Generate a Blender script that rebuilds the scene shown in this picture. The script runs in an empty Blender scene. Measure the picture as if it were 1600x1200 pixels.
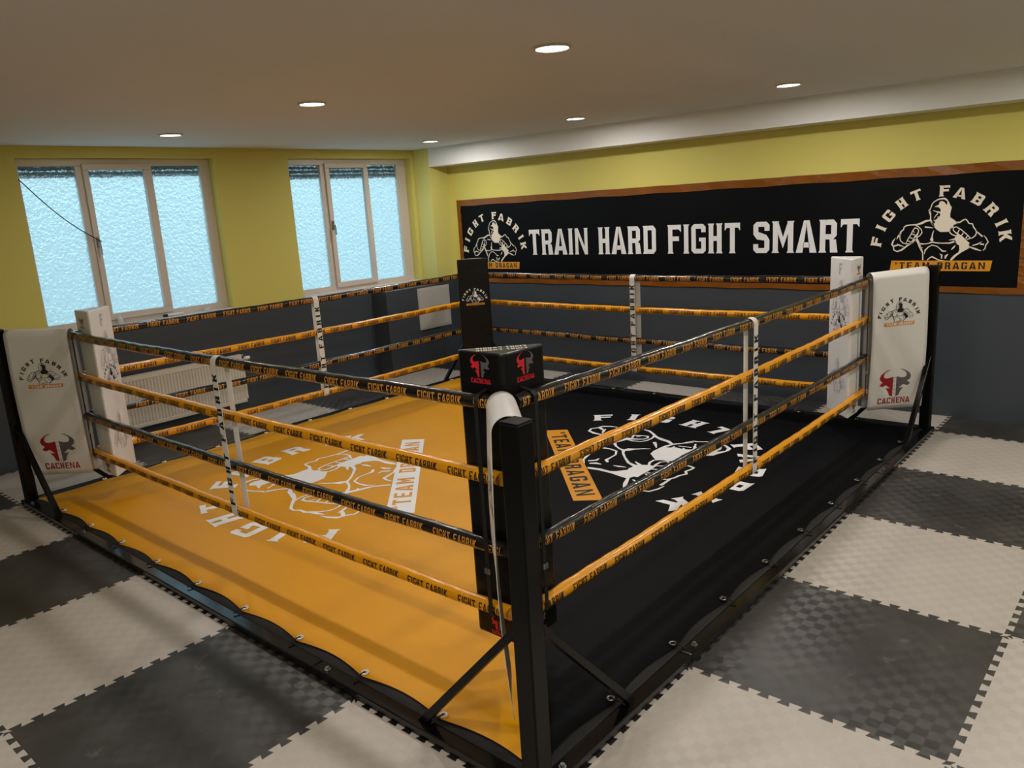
import bpy, bmesh, math, random
from mathutils import Vector, Matrix
from mathutils.geometry import tessellate_polygon
random.seed(7)
SC = bpy.context.scene
COL = SC.collection
PI = math.pi
# ------------------------------------------------------------------ camera, world, exposure
cam_d = bpy.data.cameras.new('camera'); cam = bpy.data.objects.new('camera', cam_d); COL.objects.link(cam)
CR = [[0.6545811187541811, -0.7535265505338798, -0.06100243118955851],
      [-0.20752615671752028, -0.10151000680022844, -0.9729484121974159],
      [0.7269501036856517, 0.6495332602414826, -0.22282300283294448]]
cam.matrix_world = Matrix(((CR[0][0], -CR[1][0], -CR[2][0], -1.668), (CR[0][1], -CR[1][1], -CR[2][1], -1.479),
                           (CR[0][2], -CR[1][2], -CR[2][2], 1.964), (0, 0, 0, 1)))
cam_d.sensor_width = 36.0; cam_d.lens = 1223.05 / 1600 * 36; cam_d.clip_start = 0.05
SC.camera = cam
SC.view_settings.view_transform = 'Standard'; SC.view_settings.look = 'None'
SC.view_settings.exposure = 0.22; SC.view_settings.gamma = 1.0; SC.view_settings.use_curve_mapping = False
world = bpy.data.worlds.new('overcast_sky'); SC.world = world; world.use_nodes = True
wn = world.node_tree.nodes; wl = world.node_tree.links
bg = wn['Background']; tc = wn.new('ShaderNodeTexCoord'); sx = wn.new('ShaderNodeSeparateXYZ'); rp = wn.new('ShaderNodeValToRGB')
wl.new(tc.outputs['Generated'], sx.inputs[0]); wl.new(sx.outputs['Z'], rp.inputs[0]); wl.new(rp.outputs[0], bg.inputs[0])
rp.color_ramp.elements[0].position = 0.0; rp.color_ramp.elements[0].color = (0.32, 0.48, 0.54, 1)
rp.color_ramp.elements[1].position = 0.55; rp.color_ramp.elements[1].color = (0.40, 0.72, 1.0, 1)
el = rp.color_ramp.elements.new(.12); el.color = (0.52, 0.76, 0.86, 1)
cn = wn.new('ShaderNodeTexNoise'); cn.inputs['Scale'].default_value = 5; cn.inputs['Detail'].default_value = 4; wl.new(tc.outputs['Generated'], cn.inputs['Vector'])
cr = wn.new('ShaderNodeMapRange'); cr.inputs[1].default_value = .35; cr.inputs[2].default_value = .65; cr.inputs[3].default_value = .6; cr.inputs[4].default_value = 1.4; wl.new(cn.outputs['Fac'], cr.inputs[0])
vm = wn.new('ShaderNodeVectorMath'); vm.operation = 'SCALE'; wl.new(rp.outputs[0], vm.inputs[0]); wl.new(cr.outputs[0], vm.inputs['Scale']); wl.new(vm.outputs[0], bg.inputs[0])
SKY = 1.4
LAMP_W = 14.5
bg.inputs[1].default_value = SKY

# ------------------------------------------------------------------ measures (metres, near ring corner at the origin)
XW, XB, YW, ZC, ZB = 5.497, 5.193, 6.073, 2.696, 2.476
X0, Y0 = -4.5, -4.2
L = 5.0
INS = 0.41
RZ = (1.245, 0.945, 0.652, 0.378)

# ------------------------------------------------------------------ materials
def nodes(m): return m.node_tree.nodes, m.node_tree.links
def lin(c):
    return tuple(((v / 255) / 12.92 if v / 255 <= .04045 else ((v / 255 + .055) / 1.055) ** 2.4) for v in c) + (1,)
def mat(name, rgb, rough=.5, metal=0, spec=.5, bump=None, var=None, coat=0):
    m = bpy.data.materials.new(name); m.use_nodes = True; n, l = nodes(m); b = n['Principled BSDF']
    b.inputs['Base Color'].default_value = lin(rgb); b.inputs['Roughness'].default_value = rough
    b.inputs['Metallic'].default_value = metal; b.inputs['Specular IOR Level'].default_value = spec
    if coat: b.inputs['Coat Weight'].default_value = coat; b.inputs['Coat Roughness'].default_value = .12
    t = n.new('ShaderNodeTexCoord')
    if var:   # (scale, amount) slow variation of the paint or cloth itself
        nz = n.new('ShaderNodeTexNoise'); nz.inputs['Scale'].default_value = var[0]; nz.inputs['Detail'].default_value = 5
        l.new(t.outputs['Object'], nz.inputs['Vector'])
        mx = n.new('ShaderNodeMix'); mx.data_type = 'RGBA'
        c = lin(rgb); a = var[1]
        mx.inputs[6].default_value = tuple(v * (1 - a) for v in c[:3]) + (1,); mx.inputs[7].default_value = tuple(min(1, v * (1 + a)) for v in c[:3]) + (1,)
        l.new(nz.outputs['Fac'], mx.inputs[0]); l.new(mx.outputs[2], b.inputs['Base Color'])
    if bump:  # (scale, strength, distance)
        nz = n.new('ShaderNodeTexNoise'); nz.inputs['Scale'].default_value = bump[0]; nz.inputs['Detail'].default_value = 4
        l.new(t.outputs['Object'], nz.inputs['Vector'])
        bp = n.new('ShaderNodeBump'); bp.inputs['Strength'].default_value = bump[1]; bp.inputs['Distance'].default_value = bump[2]
        l.new(nz.outputs['Fac'], bp.inputs['Height']); l.new(bp.outputs[0], b.inputs['Normal'])
    return m

def two_tone(name, top, low, zsplit):
    m = mat(name, top, .55, bump=(160, .12, .002)); n, l = nodes(m); b = n['Principled BSDF']
    g = n.new('ShaderNodeNewGeometry'); s = n.new('ShaderNodeSeparateXYZ'); l.new(g.outputs['Position'], s.inputs[0])
    gt = n.new('ShaderNodeMath'); gt.operation = 'GREATER_THAN'; gt.inputs[1].default_value = zsplit; l.new(s.outputs['Z'], gt.inputs[0])
    mx = n.new('ShaderNodeMix'); mx.data_type = 'RGBA'; mx.inputs[6].default_value = lin(low); mx.inputs[7].default_value = lin(top)
    l.new(gt.outputs[0], mx.inputs[0]); l.new(mx.outputs[2], b.inputs['Base Color'])
    mr = n.new('ShaderNodeMapRange'); mr.inputs[3].default_value = .38; mr.inputs[4].default_value = .65
    l.new(gt.outputs[0], mr.inputs[0]); l.new(mr.outputs[0], b.inputs['Roughness'])
    return m

def tile_mat(name, rgb, dusty):
    m = bpy.data.materials.new(name); m.use_nodes = True; n, l = nodes(m); b = n['Principled BSDF']
    g = n.new('ShaderNodeNewGeometry')
    ck = n.new('ShaderNodeTexChecker'); ck.inputs['Scale'].default_value = 1 / .05; l.new(g.outputs['Position'], ck.inputs['Vector'])
    # the moulded foam is ruled one way in one square and the other way in the next
    mt = n.new('ShaderNodeMix'); mt.data_type = 'VECTOR'; mt.inputs[4].default_value = (1, 0, 0); mt.inputs[5].default_value = (0, 1, 0)
    l.new(ck.outputs['Fac'], mt.inputs[0]); l.new(mt.outputs[1], b.inputs['Tangent'])
    b.inputs['Anisotropic'].default_value = .75; b.inputs['Roughness'].default_value = .42; b.inputs['Specular IOR Level'].default_value = .55
    nz = n.new('ShaderNodeTexNoise'); nz.inputs['Scale'].default_value = 2.2; nz.inputs['Detail'].default_value = 8; nz.inputs['Roughness'].default_value = .62
    l.new(g.outputs['Position'], nz.inputs['Vector'])
    rmp = n.new('ShaderNodeValToRGB'); l.new(nz.outputs['Fac'], rmp.inputs[0])
    c = lin(rgb); e = rmp.color_ramp.elements
    if dusty:
        e[0].position = .42; e[0].color = c; e[1].position = .75; e[1].color = tuple(v * 2.1 + .006 for v in c[:3]) + (1,)
    else:
        e[0].position = .3; e[0].color = tuple(v * .9 for v in c[:3]) + (1,); e[1].position = .7; e[1].color = c
    src = rmp.outputs[0]
    if dusty:   # chalky scuffs
        n3 = n.new('ShaderNodeTexNoise'); n3.inputs['Scale'].default_value = 5.5; n3.inputs['Detail'].default_value = 9; n3.inputs['Roughness'].default_value = .72; n3.inputs['Distortion'].default_value = .6
        l.new(g.outputs['Position'], n3.inputs['Vector'])
        r3 = n.new('ShaderNodeMapRange'); r3.inputs[1].default_value = .60; r3.inputs[2].default_value = .80; r3.inputs[4].default_value = .55; l.new(n3.outputs['Fac'], r3.inputs[0])
        m3 = n.new('ShaderNodeMix'); m3.data_type = 'RGBA'; m3.inputs[7].default_value = lin((150, 150, 142)); l.new(r3.outputs[0], m3.inputs[0]); l.new(src, m3.inputs[6]); src = m3.outputs[2]
    mx = n.new('ShaderNodeMix'); mx.data_type = 'RGBA'; mx.blend_type = 'MULTIPLY'; mx.inputs[0].default_value = 1
    mc = n.new('ShaderNodeMix'); mc.data_type = 'RGBA'; mc.inputs[6].default_value = (1, 1, 1, 1); mc.inputs[7].default_value = (.94, .94, .94, 1)  # alternate squares tinted darker, painting in the uneven sheen of the ruling
    l.new(ck.outputs['Fac'], mc.inputs[0]); l.new(src, mx.inputs[6]); l.new(mc.outputs[2], mx.inputs[7]); l.new(mx.outputs[2], b.inputs['Base Color'])
    n2 = n.new('ShaderNodeTexNoise'); n2.inputs['Scale'].default_value = 350; l.new(g.outputs['Position'], n2.inputs['Vector'])
    bp = n.new('ShaderNodeBump'); bp.inputs['Strength'].default_value = .25; bp.inputs['Distance'].default_value = .001
    l.new(n2.outputs['Fac'], bp.inputs['Height']); l.new(bp.outputs[0], b.inputs['Normal'])
    return m

def pane_mat():
    m = bpy.data.materials.new('patterned_glass'); m.use_nodes = True; n, l = nodes(m); n.remove(n['Principled BSDF'])
    out = n['Material Output']; g = n.new('ShaderNodeNewGeometry')
    vo = n.new('ShaderNodeTexNoise'); vo.inputs['Scale'].default_value = 38; vo.inputs['Detail'].default_value = 2; l.new(g.outputs['Position'], vo.inputs['Vector'])
    bp = n.new('ShaderNodeBump'); bp.inputs['Strength'].default_value = .85; bp.inputs['Distance'].default_value = .025; l.new(vo.outputs['Fac'], bp.inputs['Height'])
    gl = n.new('ShaderNodeBsdfGlass'); gl.inputs['Color'].default_value = (.86, .96, .97, 1); gl.inputs['Roughness'].default_value = .08; gl.inputs['IOR'].default_value = 1.45
    tr = n.new('ShaderNodeBsdfTranslucent'); tr.inputs['Color'].default_value = (.74, .86, .88, 1)
    l.new(bp.outputs[0], gl.inputs['Normal']); l.new(bp.outputs[0], tr.inputs['Normal'])
    mx = n.new('ShaderNodeMixShader'); mx.inputs[0].default_value = .28
    l.new(gl.outputs[0], mx.inputs[1]); l.new(tr.outputs[0], mx.inputs[2]); l.new(mx.outputs[0], out.inputs['Surface'])
    return m

def emit_mat(name, rgb, strength):
    m = bpy.data.materials.new(name); m.use_nodes = True; n, l = nodes(m); b = n['Principled BSDF']
    b.inputs['Base Color'].default_value = lin(rgb); b.inputs['Emission Color'].default_value = lin(rgb); b.inputs['Emission Strength'].default_value = strength
    return m

M = dict(
    wall=two_tone('two_tone_wall_paint', (210, 200, 106), (62, 68, 76), 1.075),
    pillar=two_tone('window_lit_wall_paint', (212, 206, 120), (62, 68, 76), 1.075),  # paler copy of the wall paint, window light put into its colour
    greywall=mat('grey_wall_paint', (66, 71, 78), .4, bump=(160, .12, .002)),
    ceiling=mat('ceiling_paint', (228, 229, 230), .8, bump=(90, .1, .002)),
    white_paint=mat('white_beam_paint', (226, 226, 224), .6),
    base=mat('floor_screed', (128, 127, 125), .8),
    tile_l=tile_mat('light_grey_foam', (186, 178, 170), False), tile_d=tile_mat('charcoal_foam', (48, 47, 46), True),
    tile_k=tile_mat('black_foam', (18, 18, 19), False),
    frame=mat('white_window_lacquer', (206, 196, 186), .35), shutter=mat('dark_shutter', (70, 74, 78), .6), glass=pane_mat(),
    steel=mat('black_powder_coat', (8, 8, 9), .3, spec=.2, bump=(220, .08, .001)), rail=mat('black_gloss_paint', (8, 8, 9), .14, spec=.5, bump=(60, .06, .001)), bolt=mat('zinc_bolt', (150, 152, 150), .3, .9),
    underlay=mat('black_woven_underlay', (18, 18, 20), .6, bump=(90, .6, .004)),
    yellow=mat('yellow_canvas', (212, 147, 6), .45, spec=.25, bump=(9, .25, .012), var=(3, .05)),
    black=mat('black_canvas', (8, 9, 13), .6, spec=.08, bump=(9, .25, .012), var=(3, .15)),
    print_w=mat('white_print', (232, 232, 234), .45), print_k=mat('black_print', (14, 14, 15), .45), print_o=mat('orange_print', (218, 146, 22), .45),
    print_cream=mat('cream_print', (232, 222, 204), .45), print_gold=mat('gold_print', (206, 140, 52), .4), print_grey=mat('pale_grey_print', (176, 176, 182), .5),
    print_red=mat('red_print', (150, 10, 26), .5), print_dgrey=mat('dark_grey_print', (92, 86, 90), .5), print_bred=mat('bright_red_print', (214, 34, 48), .45),
    rope_k=mat('black_vinyl', (20, 19, 18), .26, bump=(45, .35, .006), coat=.2), rope_y=mat('yellow_vinyl', (224, 150, 14), .26, bump=(45, .3, .006), coat=.2),
    web=mat('white_webbing', (222, 219, 216), .7, bump=(300, .2, .001)), strap=mat('black_webbing', (10, 10, 11), .6),
    pad_w=mat('white_leatherette', (226, 224, 224), .38, bump=(14, .3, .012)), pad_k=mat('black_leatherette', (13, 14, 16), .34, spec=.28, bump=(14, .35, .012)),
    sheet=mat('white_tarpaulin', (216, 213, 210), .45, bump=(7, .3, .012)),
    banner=mat('black_banner', (8, 10, 14), .5, spec=.1, var=(1.4, .6)), tape=mat('golden_tape', (126, 72, 18), .25, bump=(12, .5, .01), var=(5, .35)),
    rad=mat('cream_enamel', (214, 206, 192), .35), plastic=mat('white_plastic', (220, 224, 226), .4), dark=mat('black_plastic', (14, 14, 15), .4),
    panel=mat('light_grey_hatch', (186, 184, 178), .5), led=emit_mat('led_diffuser', (255, 238, 214), 22), trim=mat('lamp_trim', (200, 198, 194), .4),
)

# ------------------------------------------------------------------ mesh helpers
class MB:
    def __init__(s): s.v = []; s.f = []; s.m = []
    def add(s, vs, fs, mi=0):
        o = len(s.v); s.v += [tuple(v) for v in vs]; s.f += [tuple(i + o for i in f) for f in fs]; s.m += [mi] * len(fs)
    def box(s, x0, y0, z0, x1, y1, z1, mi=0):
        s.add([(x0, y0, z0), (x1, y0, z0), (x1, y1, z0), (x0, y1, z0), (x0, y0, z1), (x1, y0, z1), (x1, y1, z1), (x0, y1, z1)],
              [(0, 3, 2, 1), (4, 5, 6, 7), (0, 1, 5, 4), (1, 2, 6, 5), (2, 3, 7, 6), (3, 0, 4, 7)], mi)
    def tube(s, pts, r, n=12, mi=0, cap=True):
        pts = [Vector(p) for p in pts]; rs = r if isinstance(r, (list, tuple)) else [r] * len(pts)
        base = len(s.v); up = Vector((0, 0, 1))
        for i, p in enumerate(pts):
            d = (pts[min(i + 1, len(pts) - 1)] - pts[max(i - 1, 0)]).normalized()
            if abs(d.z) > .95: up = Vector((1, 0, 0)) if i == 0 else up
            a = d.cross(up); a = a.normalized() if a.length > 1e-6 else Vector((1, 0, 0)); b = a.cross(d)
            for k in range(n):
                t = 2 * PI * k / n; s.v.append(tuple(p + (a * math.cos(t) + b * math.sin(t)) * rs[i]))
        for i in range(len(pts) - 1):
            for k in range(n):
                s.f.append((base + i * n + k, base + i * n + (k + 1) % n, base + (i + 1) * n + (k + 1) % n, base + (i + 1) * n + k)); s.m.append(mi)
        if cap:
            s.f.append(tuple(base + k for k in reversed(range(n)))); s.m.append(mi)
            e = base + (len(pts) - 1) * n; s.f.append(tuple(e + k for k in range(n))); s.m.append(mi)
    def prism(s, poly, z0, z1, mi=0):
        n = len(poly)
        s.add([(x, y, z0) for x, y in poly] + [(x, y, z1) for x, y in poly],
              [tuple(reversed(range(n))), tuple(range(n, 2 * n))] + [(i, (i + 1) % n, n + (i + 1) % n, n + i) for i in range(n)], mi)
    def torus(s, c, R, r, n=14, k=6, mi=0, axis='z'):
        b = len(s.v)
        for i in range(n):
            t = 2 * PI * i / n
            for j in range(k):
                u = 2 * PI * j / k; q = (R + r * math.cos(u)); p = (q * math.cos(t), q * math.sin(t), r * math.sin(u))
                if axis == 'x': p = (p[2], p[0], p[1])
                if axis == 'y': p = (p[0], p[2], p[1])
                s.v.append((c[0] + p[0], c[1] + p[1], c[2] + p[2]))
        for i in range(n):
            for j in range(k):
                s.f.append((b + i * k + j, b + (i + 1) % n * k + j, b + (i + 1) % n * k + (j + 1) % k, b + i * k + (j + 1) % k)); s.m.append(mi)
    def mesh(s, name, mats, smooth=False):
        me = bpy.data.meshes.new(name); me.from_pydata(s.v, [], s.f)
        for m in (mats if isinstance(mats, (list, tuple)) else [mats]): me.materials.append(m)
        me.polygons.foreach_set('material_index', s.m); me.validate(); me.update()
        if smooth: me.polygons.foreach_set('use_smooth', [True] * len(me.polygons))
        return me
    def build(s, name, mats, parent=None, smooth=False, bevel=0):
        o = bpy.data.objects.new(name, s.mesh(name, mats, smooth)); COL.objects.link(o); o.parent = parent
        if bevel:
            md = o.modifiers.new('bevel', 'BEVEL'); md.width = bevel; md.segments = 2; md.limit_method = 'ANGLE'
        return o
def link_mesh(name, me, parent=None, loc=(0, 0, 0), rz=0):
    o = bpy.data.objects.new(name, me); COL.objects.link(o); o.parent = parent; o.location = loc; o.rotation_euler = (0, 0, rz); return o
def tag(o, label=None, cat=None, group=None, kind=None):
    if label: o['label'] = label
    if cat: o['category'] = cat
    if group: o['group'] = group
    if kind: o['kind'] = kind
    return o
def thing(name, label, cat, loc=(0, 0, 0), rz=0, group=None):
    o = bpy.data.objects.new(name, None); COL.objects.link(o); o.location = loc; o.rotation_euler = (0, 0, rz); o.empty_display_size = .1
    return tag(o, label, cat, group)
def struct(o): o['kind'] = 'structure'; return o
def smooth_angle(o, ang=40):
    me = o.data; me.polygons.foreach_set('use_smooth', [True] * len(me.polygons))
    bm = bmesh.new(); bm.from_mesh(me)
    for e in bm.edges:
        if len(e.link_faces) == 2 and e.calc_face_angle(0) > math.radians(ang): e.smooth = False
    bm.to_mesh(me); bm.free(); return o

# ------------------------------------------------------------------ lettering: condensed slab capitals cut from polygons
def glyph(ch, W=.53, S=.165, T=.16, F=.035, FH=.07):
    R = W - S
    def q(x0, y0, x1, y1): return [(x0, y0), (x1, y0), (x1, y1), (x0, y1)]
    def stem(x, y0=0., y1=1., b=1, t=1):
        p = [(x - F * b, y0), (x + S + F * b, y0)]
        if b: p.append((x + S, y0 + FH))
        if t: p.append((x + S, y1 - FH))
        p += [(x + S + F * t, y1), (x - F * t, y1)]
        if t: p.append((x, y1 - FH))
        if b: p.append((x, y0 + FH))
        return p
    C = .10
    if ch == ' ': return [], .30
    if ch == 'I': return [stem(F)], S + 2 * F
    if ch == 'T':
        c = W / 2 - S / 2
        return [stem(c, 0, 1 - T, 1, 0), [(0, 1), (0, .74), (.07, 1 - T), (W - .07, 1 - T), (W, .74), (W, 1)]], W
    if ch == 'H': return [stem(F), stem(R - F), q(F + S, .5 - T / 2, R - F, .5 + T / 2)], W
    if ch == 'F': return [stem(F), [(F + S, 1 - T), (W - .09, 1 - T), (W, .74), (W, 1), (F + S, 1)], q(F + S, .44, W - .08, .44 + T)], W
    if ch == 'E': return [stem(F, 0, 1, 0, 0), q(F + S, 1 - T, W, 1), q(F + S, .42, W - .06, .42 + T), q(F + S, 0, W, T)], W
    if ch == 'C': return [[(0, C), (S, C), (S, 1 - C), (0, 1 - C)], [(0, 1 - C), (S, 1 - C), (S, 1 - T), (W, 1 - T), (W, 1 - C), (W - C, 1), (C, 1)],
                          [(0, C), (C, 0), (W - C, 0), (W, C), (W, T), (S, T), (S, C)], q(R, 1 - T - .15, W, 1 - T), q(R, T, W, T + .15)], W
    if ch == 'G': return glyph('C', W, S, T, F, FH)[0][:3] + [q(R, 1 - T - .12, W, 1 - T), q(R, T, W, .54), q(R - .08, .54 - T * .8, R, .54)], W
    if ch == 'D': return [stem(F, 0, 1, 1, 1), [(F + S, 1 - T), (R, 1 - T), (R, 1 - C - .02), (W, 1 - C - .02), (W - C, 1), (F + S, 1)],
                          [(F + S, 0), (W - C, 0), (W, C + .02), (R, C + .02), (R, T), (F + S, T)], q(R, C + .02, W, 1 - C - .02)], W
    if ch == 'R': return [stem(F, 0, 1, 1, 1), [(F + S, 1 - T), (R, 1 - T), (R, 1 - C - .02), (W, 1 - C - .02), (W - C, 1), (F + S, 1)], q(R, .52, W, 1 - C - .02),
                          [(F + S, .40), (W - .1, .40), (W, .52), (R, .52), (R, .40 + T), (F + S, .40 + T)], [(R - .02, 0), (W + F, 0), (W - .02, .40), (R - .04, .40)]], W + F
    if ch == 'B': return [stem(F, 0, 1, 1, 1), [(F + S, 1 - T), (R, 1 - T), (R, 1 - C - .02), (W - .02, 1 - C - .02), (W - C, 1), (F + S, 1)], q(R, .58, W - .02, 1 - C - .02),
                          [(F + S, .42), (W, .42), (W - .05, .5), (W - .02, .58), (F + S, .58)], q(R, C + .02, W, .42), [(F + S, 0), (W - C, 0), (W, C + .02), (R, C + .02), (R, T), (F + S, T)]], W
    if ch == 'S': return [[(0, 1 - C), (S, 1 - T), (W, 1 - T), (W, 1 - C), (W - C, 1), (C, 1)], q(R, 1 - T - .13, W, 1 - T), [(0, .60), (S, .68), (S, 1 - T), (0, 1 - C)],
                          [(0, .60), (.12, .44), (R, .40), (W, .42), (W - .1, .58), (S, .68)], [(R, T), (W, C), (W, .42), (R, .40)],
                          [(0, C), (C, 0), (W - C, 0), (W, C), (R, T), (0, T)], q(0, T, S, T + .13)], W
    if ch == 'A':
        w = W * 1.12; m = w / 2; a = S * .95
        return [[(-.02, 0), (a + .03, 0), (m - .01, .80), (m, 1), (m - a * .55, 1)], [(w + .02, 0), (m + a * .55, 1), (m, 1), (m + .01, .80), (w - a - .03, 0)],
                [(a * .9 + .04, .16), (w - a * .9 - .04, .16), (w - a * .9 - .075, .32), (a * .9 + .075, .32)]], w
    if ch == 'N':
        w = W * 1.16; k = S * .86; f = F * .6
        st2 = lambda x: [(x - f, 0), (x + k + f, 0), (x + k, FH), (x + k, 1), (x, 1), (x, FH)]
        st3 = lambda x: [(x, 0), (x + k, 0), (x + k, 1 - FH), (x + k + f, 1), (x - f, 1), (x, 1 - FH)]
        return [st2(f), st3(w - k - f), [(f + k, 1), (f + k, .70), (w - k - f, 0), (w - k - f, .30)]], w
    if ch == 'M':
        w = W * 1.35; m = w / 2; r = w - S
        return [stem(F), stem(r - F), [(F + S, 1), (F + S, .62), (m, .14), (m, .5)], [(r - F, 1), (m, .5), (m, .14), (r - F, .62)]], w
    if ch == 'K':
        return [stem(F), [(F + S, .62), (F + S, .38), (W - .2, .5), (W + F, 1), (W - .19, 1)], [(F + S + .06, .42), (W - .19, 0), (W + F, 0), (W - .2, .52)]], W + F
    if ch == '"': return [q(0, .68, .09, 1), q(.15, .68, .24, 1)], .24
    return [], .3
def tris(poly):
    a = sum(poly[i][0] * poly[(i + 1) % len(poly)][1] - poly[(i + 1) % len(poly)][0] * poly[i][1] for i in range(len(poly)))
    if a < 0: poly = poly[::-1]
    r = []
    for t in tessellate_polygon([[Vector((x, y, 0)) for x, y in poly]]):
        p = [poly[i] for i in t]
        A = (p[1][0] - p[0][0]) * (p[2][1] - p[0][1]) - (p[2][0] - p[0][0]) * (p[1][1] - p[0][1])
        if abs(A) < 1e-9: continue
        r.append(p if A > 0 else p[::-1])
    return r
def letters(*a, **k):
    ts, w = text(*a, **k); i = 0; out = []
    for ch in a[0]:
        n = sum(len(tris(p)) for p in glyph(ch, **(k.get('bold') or (a[3] if len(a) > 3 else None) or {}))[0])
        if n: out.append(ts[i:i + n])
        i += n
    return out, w
def text(s, h=1., gap=.09, bold=None, fit=None, center=False):
    """list of triangles of a line of capitals with the baseline on y = 0"""
    out = []; x = 0; kw = bold or {}
    for ch in s:
        ps, w = glyph(ch, **kw)
        for p in ps: out += [[(a + x, b) for a, b in t] for t in tris(p)]
        x += w + gap
    x -= gap; k = fit / (x * h) if fit else 1
    off = -x / 2 if center else 0
    return [[((a + off) * h * k, b * h) for a, b in t] for t in out], x * h * k
def clip(poly, ax, v, keep_low):
    r = []; n = len(poly)
    for i in range(n):
        a, b = poly[i], poly[(i + 1) % n]; ia = (a[ax] <= v) == keep_low or a[ax] == v; ib = (b[ax] <= v) == keep_low or b[ax] == v
        if ia: r.append(a)
        if ia != ib:
            t = (v - a[ax]) / (b[ax] - a[ax]); r.append((a[0] + t * (b[0] - a[0]), a[1] + t * (b[1] - a[1])))
    return r
def grid_clip(ts, ax, step):
    out = []
    for p in ts:
        lo = min(q[ax] for q in p); hi = max(q[ax] for q in p); k = math.floor(lo / step) + 1; cur = p
        while k * step < hi - 1e-9:
            a = clip(cur, ax, k * step, True); cur = clip(cur, ax, k * step, False); k += 1
            if len(a) > 2: out.append(a)
        if len(cur) > 2: out.append(cur)
    return out
def decal(name, layers, fmap, parent, mats):
    """layers: (polygons, material index); fmap puts a flat (u, v) on the surface"""
    mb = MB()
    for ps, mi in layers:
        for p in ps: mb.add([fmap(u, v) for u, v in p], [tuple(range(len(p)))], mi)
    return mb.build(name, mats, parent)
def place(ts, sx, ox, oy, rot=0, sy=None):
    sy = sx if sy is None else sy; c, s = math.cos(rot), math.sin(rot)
    return [[(ox + sx * a * c - sy * b * s, oy + sx * a * s + sy * b * c) for a, b in t] for t in ts]

# ------------------------------------------------------------------ the fighter emblem (drawn in its own sheet, then scaled)
def ribbon(pts):
    r = []; n = len(pts); off = []
    for i, (x, y, w) in enumerate(pts):
        a = pts[max(i - 1, 0)]; b = pts[min(i + 1, n - 1)]; dx, dy = b[0] - a[0], b[1] - a[1]; d = math.hypot(dx, dy) or 1
        off.append((-dy / d * w / 2, dx / d * w / 2))
    for i in range(n - 1):
        a, b = pts[i], pts[i + 1]; o, p = off[i], off[i + 1]
        r += tris([(a[0] + o[0], a[1] + o[1]), (a[0] - o[0], a[1] - o[1]), (b[0] - p[0], b[1] - p[1]), (b[0] + p[0], b[1] + p[1])])
    return r
def st(s, dx=0):   # "x,y,w x,y,w ..."
    return ribbon([(float(a) + dx, float(b), float(c)) for a, b, c in (q.split(',') for q in s.split())])
def fl(s, dx=0): return tris([(float(a) + dx, float(b)) for a, b in (q.split(',') for q in s.split())])
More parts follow.
